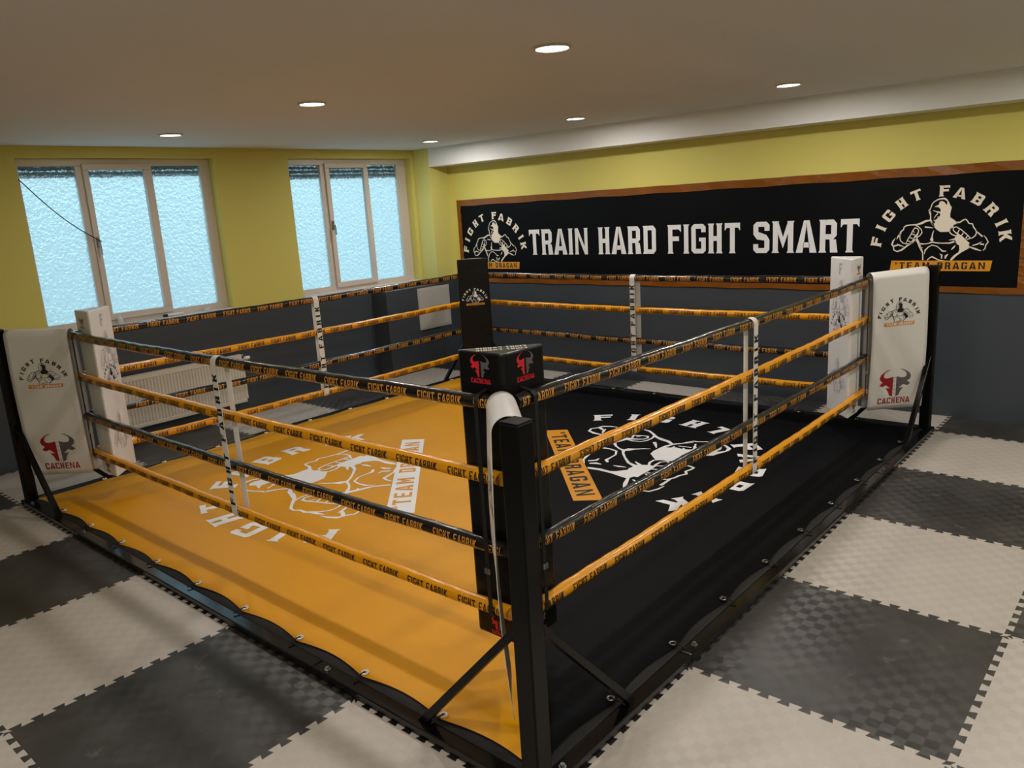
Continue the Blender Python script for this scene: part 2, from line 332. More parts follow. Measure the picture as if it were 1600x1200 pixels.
def fighter():
    t = []
    t += fl('830,248 905,214 918,164 962,155 1000,176 1030,218 1046,206 1040,150 1052,142 1080,190 1090,222 1120,265 1105,320 1094,380 1098,432 1150,468 1216,518 1196,545 1165,552 1146,574 1150,592 1112,628 1088,674 935,676 880,642 822,580 778,528 792,500 826,538 846,506 838,480 862,462 905,432 925,404 936,368 904,352 872,348 850,322 900,326 934,336 936,292 902,256')
    for s in ('757,300,16 774,255,16 786,215,16 815,172,17 870,136,18 935,116,22 1000,114,30 1046,146,24',
              '762,285,22 738,305,14 752,350,18 770,400,18 768,470,26 796,520,30 834,580,16', '764,312,12 776,380,10', '890,362,16 850,405,14 826,444,10', '880,424,12 915,420,14',
              '815,312,14 870,330,14', '820,470,10 850,500,12',
              '757,478,24 690,486,32 622,520,38 540,546,26 430,551,20 352,561,22 312,588,20 302,630,20 256,666,22 246,706,34 206,752,28 180,800,8',
              '246,700,30 236,760,18 246,820,17 290,864,17 345,879,16 412,879,14', '345,872,10 385,792,18 430,722,18 470,642,18 500,604,22 545,612,18 568,650,16 552,700,24 510,770,46 470,836,40 400,884,26',
              '398,764,16 462,786,18', '438,700,16 504,728,18', '378,828,14 432,846,14', '470,640,14 490,690,12', '500,552,16 562,582,17 612,632,17 626,682,17 590,736,17 535,772,18',
              '162,775,5 116,835,26 96,890,32 122,930,24 130,990,20 190,1016,22 270,986,30 370,912,24 474,848,26', '122,922,26 180,908,26 212,906,6', '184,884,14 240,908,24 308,928,6',
              '512,772,50 560,852,42 586,920,38 612,980,32 640,1040,22 641,1162,22', '596,946,26 642,946,6', '580,880,30 680,882,16 742,870,16 800,846,28 860,862,18 960,868,16 1090,866,22 1150,846,30 1190,830,40',
              '826,652,10 806,700,18 797,760,22 790,806,56 800,846,30', '672,590,28 745,596,22 816,606,6', '668,1058,8 680,992,26 730,938,17 796,900,17 880,920,15 930,962,15 976,1004,28 1036,1004,16',
              '928,1048,8 964,1074,30 960,1132,22', '1068,1054,10 1030,1090,36 1020,1132,20', '716,1162,14 760,1122,18 800,1102,26 860,1132,22 920,1160,16 1010,1166,8'):
        t += st(s)
    D = 818
    t += fl('388,722 430,714 470,745 520,790 560,830 604,868 582,886 612,936 560,970 470,1022 380,1092 322,1156 284,1162 300,1126 350,1070 420,1020 436,980 430,900 400,890 380,860 344,842 350,790 370,750', D)
    for s in ('380,522,30 440,516,22 490,480,20 530,466,20 562,500,20 582,536,20 640,546,20 657,600,20 690,640,20 706,690,18 690,740,18 640,780,17 552,804,14', '700,668,20 750,710,22 804,758,26',
              '824,738,8 866,790,18 893,850,20 856,900,17 846,960,17 814,988,12', '642,906,12 720,886,22 792,842,6', '764,880,22 830,888,26', '590,926,20 700,966,30 786,994,10',
              '376,590,16 460,640,17 540,710,17 616,786,18', '380,590,16 332,606,18 330,650,17 372,690,20 420,718,24', '430,640,16 404,694,18', '496,694,16 466,740,18', '560,748,16 534,790,18',
              '304,600,8 278,650,14 272,684,20 312,722,20 384,746,18', '262,816,8 350,800,28', '302,978,10 340,940,28 372,898,6'):
        t += st(s, D)
    return [[(-.410903 + .000434 * x + .00002 * y, .634985 - .000007 * x - .00047 * y) for x, y in p][::-1] for p in t]
FIGHT = fighter()
ARC = []; ARCL = []
for ch, u, v, a in (('F', -.474, .238, 80), ('I', -.443, .355, 66), ('G', -.386, .454, 52), ('H', -.291, .55, 36), ('T', -.181, .611, 21), ('F', .020, .635, 0),
                    ('A', .136, .611, -14), ('B', .259, .558, -31), ('R', .356, .475, -47), ('I', .428, .37, -63), ('K', .46, .272, -80)):
    ps, w = glyph(ch, W=.86, S=.27, T=.21, F=.08, FH=.12)
    ts = [[(x - w / 2, y - .5) for x, y in t] for p in ps for t in tris(p)]
    if ch == 'F' and u > 0: NARC = len(ARC)
    ARCL.append(place(ts, .092, u, v, math.radians(a), .084)); ARC += ARCL[-1]
BAR = tris([(-.361, -.004), (.374, -.004), (.387, .08), (-.349, .08)])
BTX = place(text('"TEAM DRAGAN', gap=.2, fit=.66 / .055, center=True)[0], .055, .01, .011)
BTXL = [place(l, .055, .01, .011) for l in letters('"TEAM DRAGAN', gap=.2, fit=.66 / .055, center=True)[0]]
BTX1 = [t for t in BTX if sum(p[0] for p in t) / 3 < -.045]; BTX2 = [t for t in BTX if sum(p[0] for p in t) / 3 >= -.045]
def emblem(layers_fn, fmap, fmap2, parent, mats, tmat, big=False):
    if big:
        for nm, ps, m in [('fighter_print', FIGHT, mats[0]), ('name_bar', BAR, mats[1])] + [('letter', ps, mats[0]) for ps in ARCL]: decal(nm, layers_fn([(ps, 0)]), fmap, parent, [m])
        for ps in BTXL: decal('bar_letter', layers_fn([(ps, 0)]), fmap2, parent, [tmat])
        return
    for nm, ps, m in (('fighter_print', FIGHT, mats[0]), ('arched_word', ARC[:NARC], mats[0]), ('arched_word', ARC[NARC:], mats[0]), ('name_bar', BAR, mats[1])):
        decal(nm, layers_fn([(ps, 0)]), fmap, parent, [m])
    for ps in (BTX1, BTX2): decal('bar_word', layers_fn([(ps, 0)]), fmap2, parent, [tmat])
def same(l): return l
# ------------------------------------------------------------------ the bull emblem
def bull_half():
    s = '440,195 350,225 260,290 195,350 165,420 175,480 210,520 258,538 170,625 240,665 300,640 345,615 372,628 386,645 465,696 374,702 350,690 352,712 395,760 430,820 440,880 525,915 530,385 490,395 420,425 330,435 285,415 270,370 290,310 350,250 440,203'
    P = [(float(a), float(b)) for a, b in (q.split(',') for q in s.split())]
    return tris([((x - 570) / 830, (911 - (y + .1 * (x - 570))) / 830 + .22) for x, y in P])
BULL_L = bull_half(); BULL_R = [[(-x, y) for x, y in t][::-1] for t in BULL_L]
BULL_D = [t for k in range(5) for t in tris([(-.012, .30 + k * .13), (.012, .30 + k * .13), (.012, .325 + k * .13), (-.012, .325 + k * .13)])]
BULL_T = place(text('CACHENA', gap=.1, fit=1. / .19, center=True)[0], .19, 0, 0)
BULL = [(BULL_L + BULL_T, 0), (BULL_R + BULL_D, 1)]

# ------------------------------------------------------------------ the room
mb = MB(); mb.box(X0 - .1, Y0 - .1, -.12, XW + .1, YW + .25, -.021); floor = struct(mb.build('floor', M['base']))
NT = 12
def edge_curve():
    p = 1 / NT; h = .0135; r = [(0, 0)]
    for k in range(NT):
        c = (k + .5) * p; r += [(c - .2 * p, -h), (c - .31 * p, h), (c + .31 * p, h), (c + .2 * p, -h)]
    return r
def tile_mesh(name, m, cut=None):
    e = edge_curve()
    poly = [(t, o) for t, o in e] + [(1 + o, t) for t, o in e] + [(1 - t, 1 + o) for t, o in reversed([(1 - a, b) for a, b in e])][::1] + []
    # bottom (y=0), right (x=1), then top and left walked backwards along the same curve
    bot = [(t, o) for t, o in e]; rgt = [(1 + o, t) for t, o in e]
    top = [(t, 1 + o) for t, o in e[1:]][::-1]; lft = [(o, t) for t, o in e[1:]][::-1]
    poly = bot + rgt + [(1, 1)] + top + [(0, 1)] + lft
    mb = MB(); mb.prism(poly, -.02, 0.)
    me = mb.mesh(name, m)
    bm = bmesh.new(); bm.from_mesh(me)
    bmesh.ops.triangulate(bm, faces=[f for f in bm.faces if len(f.verts) > 4])
    for ax, v in (cut or ()):
        no = (1, 0, 0) if ax == 0 else (0, 1, 0); co = (v, 0, 0) if ax == 0 else (0, v, 0)
        bmesh.ops.bisect_plane(bm, geom=bm.verts[:] + bm.edges[:] + bm.faces[:], plane_co=co, plane_no=no, clear_outer=True)
    bm.to_mesh(me); bm.free(); return me
TM = {}
for i in range(-4, 6):
    for j in range(-4, 7):
        if 1 <= i <= 3 and 1 <= j <= 3: continue
        if i < -2 or j < -2: continue
        ring = 0 <= i <= 4 and 0 <= j <= 4
        key = 'tile_k' if ring else ('tile_d' if (i + j) % 2 == 0 else 'tile_l')
        cut = []
        if i == 5: cut.append((0, XW - 5))
        if j == 6: cut.append((1, YW - 6))
        kk = (key, tuple(cut))
        if kk not in TM: TM[kk] = tile_mesh('tile', M[key], cut)
        link_mesh('tile', TM[kk], floor, (i, j, 0))

W1 = (.747, 2.522, 1.10, 2.60); W2 = (3.385, 5.140, 1.10, 2.60)   # window openings: x0, x1, z0, z1
mb = MB(); yb = YW + .24
mb.box(X0, YW, -.12, XB, yb, W1[2]); mb.box(X0, YW, W1[3], XB, yb, ZC + .1)
for a, b in ((X0, W1[0]), (W1[1], W2[0]), (W2[1], XB)): mb.box(a, YW, W1[2], b, yb, W1[3])
struct(mb.build('wall_left', M['wall']))
mb = MB(); mb.box(XW, Y0, -.12, XW + .2, YW + .24, ZC + .1); struct(mb.build('wall_right', M['wall']))
mb = MB(); mb.box(X0 - .2, Y0 - .2, -.12, X0, YW + .24, ZC + .1); struct(mb.build('wall_back', M['wall']))
mb = MB(); mb.box(X0, Y0 - .2, -.12, XW + .2, Y0, ZC + .1); struct(mb.build('wall_near', M['wall']))
mb = MB(); mb.box(X0, Y0, ZC, XW, YW, ZC + .1); struct(mb.build('ceiling', M['ceiling']))
mb = MB(); mb.box(XB, Y0, ZB, XW, 5.79, ZC); tag(struct(mb.build('ceiling_beam', M['white_paint'])), 'white boxed beam under the ceiling above the banner wall')
mb = MB(); mb.box(XB, 5.79, 0, XW, yb, ZC); tag(struct(mb.build('wall_pillar', M['pillar'])), 'yellow green wall pillar between window and banner')
mb = MB(); mb.box(4.335, 5.80, 0, XW, YW, 1.045); tag(struct(mb.build('wall_boxing', M['greywall'])), 'dark grey boxed ledge low on the window wall')

def window(n, op, fx, zs):
    """fx: fixed frame and sash lines: left glass, mullion, sash and right pane edges"""
    root = bpy.data.objects.new('window_%d' % n, None); COL.objects.link(root); root.location = (0, 0, 0); struct(root)
    x0, x1, z0, z1 = op; ya, yb2 = YW + .10, YW + .16
    a0, a1, s0, s1, g0, g1, r0, r1 = fx
    mb = MB()
    zb, zt = 1.165, 2.535
    mb.box(x0, ya, z0, x1, yb2, zb); mb.box(x0, ya, zt, x1, yb2, z1)
    for a, b in ((x0, a0), (a1, s0 + .012), (s1 - .012, r0), (r1, x1)): mb.box(a, ya, zb, b, yb2, zt)
    mb.build('frame', M['frame'], root, bevel=.004)
    mb = MB(); yc = YW + .078
    for q in ((s0, 1.14, s1, 1.20), (s0, 2.50, s1, 2.555), (s0, 1.20, g0, 2.50), (g1, 1.20, s1, 2.50)): mb.box(q[0], yc, q[1], q[2], ya + .03, q[3])
    sash = mb.build('sash', M['frame'], root, bevel=.005)
    mb = MB(); hz = 1.86
    mb.box(s0 + .012, yc - .012, hz - .05, s0 + .038, yc, hz + .05); mb.tube([(s0 + .025, yc - .01, hz), (s0 + .025, yc - .045, hz), (s0 + .025, yc - .05, hz - .11)], .008, 8)
    mb.build('handle', M['bolt'], sash)
    for (p0, p1, pz0, pz1) in ((a0, a1, zb, zt), (g0, g1, 1.20, 2.50), (r0, r1, zb, zt)):
        mb = MB(); y = YW + .125
        mb.add([(p0, y, pz0), (p1, y, pz0), (p1, y, pz1), (p0, y, pz1)], [(0, 1, 2, 3)]); mb.build('pane', M['glass'], root)
    sh = MB(); z = zs
    sh.box(x0 + .02, YW + .175, z - .012, x1 - .02, YW + .195, z)
    while z < z1:
        sh.box(x0 + .02, YW + .18, z + .003, x1 - .02, YW + .192, min(z + .04, z1)); z += .043
    sh.build('roller_shutter', M['shutter'], root)
    mb = MB(); mb.box(x0 - .0, YW - .03, z0 - .03, x1 + .0, ya, z0 + .004); mb.build('sill', M['frame'], root, bevel=.006)
window(1, W1, (.79, 1.246, 1.300, 1.920, 1.350, 1.850, 1.935, 2.420), 2.455)
window(2, W2, (3.45, 3.858, 3.915, 4.530, 3.972, 4.466, 4.545, 4.996), 2.40)

# recessed ceiling lamps
def downlight(x, y, label, group, dim=1.0):
    t = thing('downlight', label, 'ceiling light', (x, y, ZC), 0, group)
    mb = MB(); mb.torus((0, 0, -.004), .086, .009, 32, 8); mb.build('trim_ring', M['trim'], t, smooth=True)
    mb = MB(); mb.tube([(0, 0, -.006), (0, 0, .0)], .080, 32); mb.build('diffuser', M['led'], t)
    ld = bpy.data.lights.new('downlight_lamp', 'AREA'); ld.shape = 'DISK'; ld.size = .15; ld.energy = LAMP_W * dim; ld.color = (1, .95, .90); ld.spread = PI
    lo = bpy.data.objects.new('lamp', ld); COL.objects.link(lo); lo.parent = t; lo.location = (0, 0, -.012)
names = {(1.55, 1.0): 'round ceiling downlight nearest the camera, above the middle of the ring', (1.60, 3.05): 'round ceiling downlight between the windows and the nearest lamp',
         (1.585, 5.0): 'round ceiling downlight close to the large left window', (4.25, .93): 'round ceiling downlight by the beam above the word SMART',
         (4.38, 2.95): 'round ceiling downlight by the beam above the word HARD', (4.50, 5.0): 'round ceiling downlight beside the corner pillar'}
for (x, y), lb in names.items(): downlight(x, y, lb, 'ceiling downlights over the ring', .3 if (x < 2 and y > 4) else .75 if (x < 2 and y > 2) else 1.)
for x in (-1.3, -3.9):
    for y in (-3., -1., 1.): downlight(x, y, 'round ceiling downlight behind the camera, out of the picture', 'ceiling downlights out of the picture')
for x in (1.5, 4.2):
    for y in (-1.1, -3.1): downlight(x, y, 'round ceiling downlight behind the camera, out of the picture', 'ceiling downlights out of the picture')

# ------------------------------------------------------------------ banner on the right wall
bn = thing('wall_banner', 'long black banner with white slogan and two fighter emblems in a golden border', 'banner', (XW, 2.6, 1.05))
YA, YZ, ZA, ZZ = 5.655, -.47, 1.045, 2.058
def bloc(x, y, z): return (x - XW, y - 2.6, z - 1.05)
mb = MB(); a = bloc(XW - .008, YZ, ZA); b = bloc(XW - .001, YA, ZZ); mb.box(*a, *b); mb.build('cloth', M['banner'], bn)
for q in ((YZ, ZZ - .072, YA, ZZ), (YZ, ZA, YA, ZA + .05), (YA - .062, ZA + .05, YA, ZZ - .072), (YZ, ZA + .05, YZ + .062, ZZ - .072)):
    mb = MB(); n = 40; hor = abs(q[2] - q[0]) > abs(q[3] - q[1]); vs = []
    for k in range(n + 1):
        t = k / n; w = .0015 * math.sin(k * 2.1) + .001 * math.sin(k * 5.3); e = .004 * math.sin(k * 1.3 + q[1] * 9)
        if hor: y = q[0] + (q[2] - q[0]) * t; vs += [bloc(XW - .0115 - w, y, q[1] + e), bloc(XW - .0115 + w, y, q[3] + e * .6)]
        else: z = q[1] + (q[3] - q[1]) * t; vs += [bloc(XW - .0115 - w, q[0] + e, z), bloc(XW - .0115 + w, q[2], z)]
    vs += [(x + .004, y, z) for x, y, z in vs]; o = 2 * (n + 1); fs = []
    for k in range(n):
        i = 2 * k; fs += [(i, i + 1, i + 3, i + 2), (o + i, o + i + 2, o + i + 3, o + i + 1), (i, i + 2, o + i + 2, o + i), (i + 1, o + i + 1, o + i + 3, i + 3)]
    mb.add(vs, fs); mb.build('border', M['tape'], bn, smooth=False)
for lt in letters('TRAIN HARD FIGHT SMART', .288, .075, fit=3.715)[0]:
    decal('letter', [(lt, 0)], lambda u, v: bloc(XW - .0095, 4.502 - u, 1.378 + v), bn, [M['print_w']])
for yc, zc in ((5.06, 1.215), (.163, 1.226)):
    emblem(same, lambda u, v: bloc(XW - .0095, yc - 1.01 * u, zc + v), lambda u, v: bloc(XW - .0105, yc - 1.01 * u, zc + v), bn, [M['print_cream'], M['print_o']], M['print_k'], True)

# ------------------------------------------------------------------ ring: steel frame with posts
fr = thing('boxing_ring_frame', 'black steel floor frame of the boxing ring with four corner posts', 'ring frame', (2.5, 2.5, 0))
def R4(k, x, y):   # near-corner coordinates turned to corner k, relative to the ring centre
    x, y = x - 2.5, y - 2.5
    return ((x, y), (-y, x), (-x, -y), (y, -x))[k]
def mb4(mb, k):
    mb.v = [(*R4(k, v[0], v[1]), v[2]) for v in mb.v]; return mb
for k in range(4):
    for a, b in ((0.0, 1.03), (1.034, 3.70), (3.704, 5.0 - .062)):
        mb = MB(); mb.box(a, 0, 0, b, .06, .04); mb4(mb, k).build('rail', M['rail'], fr, bevel=.005)
    mb = MB(); mb.box(.02, .02, .0, .096, .096, 1.318); post = mb4(mb, k).build('post', M['steel'], fr, bevel=.006)
    mb = MB(); mb.box(.02, .02, 1.318, .096, .096, 1.322); mb4(mb, k).build('cap', M['steel'], post, bevel=.002)
    for sw in (0, 1):
        mb = MB(); w = .018
        p = [(.085, .64), (.085, .60), (.60, .035), (.645, .035)]
        vs = [(x, .05 - w, z) for x, z in p] + [(x, .05 + w, z) for x, z in p]
        if sw: vs = [(y, x, z) for x, y, z in vs]
        mb.add(vs, [(0, 1, 2, 3), (7, 6, 5, 4), (0, 4, 5, 1), (1, 5, 6, 2), (2, 6, 7, 3), (3, 7, 4, 0)]); mb4(mb, k).build('brace', M['steel'], fr, bevel=.003)
    for bx in (1.11, 3.78, .16):
        mb = MB(); mb.tube([(bx, .03, .038), (bx, .03, .043)], .014, 12); mb.tube([(bx, .03, .043), (bx, .03, .053)], .009, 6); mb4(mb, k).build('bolt', M['bolt'], fr)

ul = thing('ring_underlay', 'black woven underlay mat showing around the edge of the ring canvas', 'mat', (2.5, 2.5, .0))
mb = MB(); mb.box(-2.436, -2.436, .002, 2.436, 2.436, .036); mb.build('pad', M['underlay'], ul)

# ------------------------------------------------------------------ ring canvas, half yellow and half black
cv = thing('ring_canvas', 'laced ring canvas split diagonally into a yellow half and a black half', 'canvas', (2.5, 2.5, .04))
NG = 10; GP = 4.84 / NG; CI = .085
def scal(t):   # scalloped edge between eyelets
    f = (t * NG) % 1.0; return .030 * (math.sin(PI * f) ** 1.0)
def ch(x, y): return .0075 + .0022 * math.sin(3.1 * x + 1.3 * y) * math.sin(2.3 * y - .8 * x) + .0012 * math.sin(7 * x + 5 * y)
N = 100; mby, mbk = MB(), MB(); grid = {}
for i in range(N + 1):
    for j in range(N + 1):
        a, b = i / N, j / N
        lo, hi = CI + scal(b), 5 - CI - scal(b); x = lo + (hi - lo) * a
        lo, hi = CI + scal(a), 5 - CI - scal(a); y = lo + (hi - lo) * b
        e = min(a, b, 1 - a, 1 - b); z = ch(x, y) - (.006 if e == 0 else 0)
        grid[i, j] = (x - 2.5, y - 2.5, z)
for i in range(N):
    for j in range(N):
        q = [grid[i, j], grid[i + 1, j], grid[i + 1, j + 1], grid[i, j + 1]]
        if j > i: mby.add(q, [(0, 1, 2, 3)])
        elif j < i: mbk.add(q, [(0, 1, 2, 3)])
        else: mbk.add(q[:3], [(0, 1, 2)]); mby.add([q[0], q[2], q[3]], [(0, 1, 2)])
def weld(o):
    bm = bmesh.new(); bm.from_mesh(o.data); bmesh.ops.remove_doubles(bm, verts=bm.verts, dist=1e-5); bm.to_mesh(o.data); bm.free()
    o.data.polygons.foreach_set('use_smooth', [True] * len(o.data.polygons)); return o
yh = tag(weld(mby.build('yellow_half', M['yellow'], cv)), 'yellow half of the canvas'); bh = tag(weld(mbk.build('black_half', M['black'], cv)), 'black half of the canvas')
def cmap(ux, uy, rx, ry, cx, cy, s, dz):
    def f(u, v):
        x = cx + s * (u * rx + v * ux); y = cy + s * (u * ry + v * uy); return (x - 2.5, y - 2.5, ch(x, y) + dz)
    return f
q2 = math.sqrt(.5); s = 2.28
def fine(layers, st_): return [(grid_clip(grid_clip(ps, 0, st_), 1, st_), m) for ps, m in layers]
d0, p0 = 3.43, .50    # along the diagonal, and out from it
f = cmap(q2, -q2, -q2, -q2, (d0 + p0) * q2, (d0 - p0) * q2, s, .0018)
fin5 = lambda l: fine(l, .05)
emblem(fin5, f, cmap(q2, -q2, -q2, -q2, (d0 + p0) * q2, (d0 - p0) * q2, s, .003), bh, [M['print_w'], M['print_o']], M['print_k'], True)
p0 = .56
f = cmap(-q2, q2, q2, q2, (d0 - p0) * q2, (d0 + p0) * q2, s, .0018)
emblem(fin5, f, cmap(-q2, q2, q2, q2, (d0 - p0) * q2, (d0 + p0) * q2, s, .003), yh, [M['print_w'], M['print_w']], M['print_o'], True)
gm = MB(); gm.torus((0, 0, 0), .0135, .0048, 16, 6); gme = gm.mesh('grommet', M['print_w'], True)
gm2 = MB(); gm2.torus((0, 0, 0), .0135, .0048, 16, 6); gme2 = gm2.mesh('grommet', M['bolt'], True)
lm = MB(); lm.tube([(0, .0, .004), (.0, -.035, .004), (.0, -.065, -.001)], .0035, 6); lme = lm.mesh('lace', M['strap'], True)
for k in range(4):
    for g in range(NG + 1):
        x = CI + GP * g * (5 - 2 * CI) / 4.84; y = CI + .018
        if g in (0, NG): continue
        X, Y = R4(k, x, y); ye = (Y > X)
        link_mesh('grommet', gme if ye else gme2, cv, (X, Y, .011))
        link_mesh('lace', lme, cv, (X, Y, .011), k * PI / 2)

# ------------------------------------------------------------------ ropes
SIDES = (('near_left', 'on the front left side over the yellow canvas'), ('near_right', 'on the front right side over the black canvas'),
         ('far_left', 'on the far side below the windows'), ('far_right', 'on the far side below the banner'))
ORD = ('top black', 'upper yellow', 'lower black', 'bottom yellow')
GRP = {0: 'ropes on the front left side', 1: 'ropes on the front right side', 2: 'ropes below the windows', 3: 'ropes below the banner'}
RT, RTL = text('FIGHT FABRIK', .036, .13, dict(W=.5, S=.145, T=.13, F=.03, FH=.06), fit=.25)
RT = grid_clip(RT, 1, .0066)
E0, E1 = .455, 4.545
def rope_line(side):
    """start, direction of reading, and the normal that faces the reader"""
    if side == 0: return Vector((INS, E1, 0)), Vector((0, -1, 0)), Vector((-1, 0, 0))
    if side == 1: return Vector((E0, INS, 0)), Vector((1, 0, 0)), Vector((0, -1, 0))
    if side == 2: return Vector((E0, 5 - INS, 0)), Vector((1, 0, 0)), Vector((0, -1, 0))
    return Vector((5 - INS, E1, 0)), Vector((0, -1, 0)), Vector((-1, 0, 0))
RR = .029
LEN = E1 - E0
rnd = random.Random(3)
def sag(s): return -.014 * math.sin(PI * s / LEN)
for side in range(4):
    P, D, Nn = rope_line(side)
    for r in range(4):
        yel = r % 2 == 1
        t = thing('ring_rope', ORD[r] + ' ring rope ' + SIDES[side][1], 'rope', (P.x, P.y, RZ[r]), 0, GRP[side])
        ph = rnd.uniform(0, 6); n = 160; pts = []; rs = []
        for k in range(n + 1):
            s_ = LEN * k / n; pts.append(D * s_ + Vector((0, 0, sag(s_) + .0015 * math.sin(s_ * 9 + ph)))); rs.append(RR + .0009 * math.sin(s_ * 38 + ph) + rnd.uniform(-.0005, .0005))
        mb = MB(); mb.tube(pts, rs, 16); smooth_angle(mb.build('sleeve', M['rope_y' if yel else 'rope_k'], t), 60)
        mb = MB(); s0 = rnd.uniform(.0, .2) - .15
        while s0 < LEN:
            for p in RT:
                vs = []
                if min(a for a, b in p) + s0 < .01 or max(a for a, b in p) + s0 > LEN - .01: continue
                for a, b in p:
                    s_ = a + s0; ang = (b - .018) / RR - .05; c = D * s_ + Vector((0, 0, sag(s_) + .0015 * math.sin(s_ * 9 + ph)))
                    vs.append(c + (Nn * math.cos(ang) + Vector((0, 0, 1)) * math.sin(ang)) * (RR + .0019))
                mb.add(vs, [tuple(range(len(vs)))])
            s0 += .315
        mb.build('lettering', M['print_k' if yel else 'print_gold'], t)

# webbing that keeps the ropes apart
ST = letters('FIGHT FABRIK', .046, .5, dict(W=.8, S=.27, T=.2, F=.06, FH=.1), fit=.76)[0]
for side in range(4):
    P, D, Nn = rope_line(side); c = P + D * (LEN / 2)
    t = thing('rope_spacer', 'white lettered webbing strap tying the ropes ' + SIDES[side][1][3:], 'strap', (c.x, c.y, RZ[3]), 0, 'rope spacer straps')
    zt, zb = RZ[0] - .014 - RZ[3], -.014
    r0 = RR + .004; path = []
    for k in range(9): a = PI * k / 8; path.append((r0 * math.cos(a), zt + r0 * math.sin(a)))
    for k in range(9): a = PI + PI * k / 8; path.append((r0 * math.cos(a), zb + r0 * math.sin(a)))
    mb = MB(); w = .027; n = len(path); vs = []
    for nn, z in path:
        tw_ = .018 * (1 if nn < 0 else -1) * (0.5)
        for sgn in (-1, 1):
            for th in (0, .0022):
                rr = 1 + th / r0; vs.append(D * (sgn * w + tw_) + Nn * nn * rr + Vector((0, 0, z)))
    fs = []
    for k in range(n):
        a, b = 4 * k, 4 * ((k + 1) % n)
        fs += [(a + 1, a + 3, b + 3, b + 1), (a, b, b + 2, a + 2), (a, a + 1, b + 1, b), (a + 2, b + 2, b + 3, a + 3)]
    mb.add(vs, fs); mb.build('band', M['web'], t)
    zz0 = .03
    for lt in ST: decal('letter', [(lt, 0)], lambda u, v: D * (-(v - .023) - .009) + Nn * (r0 + .0036) + Vector((0, 0, zz0 + u)), t, [M['print_k']])

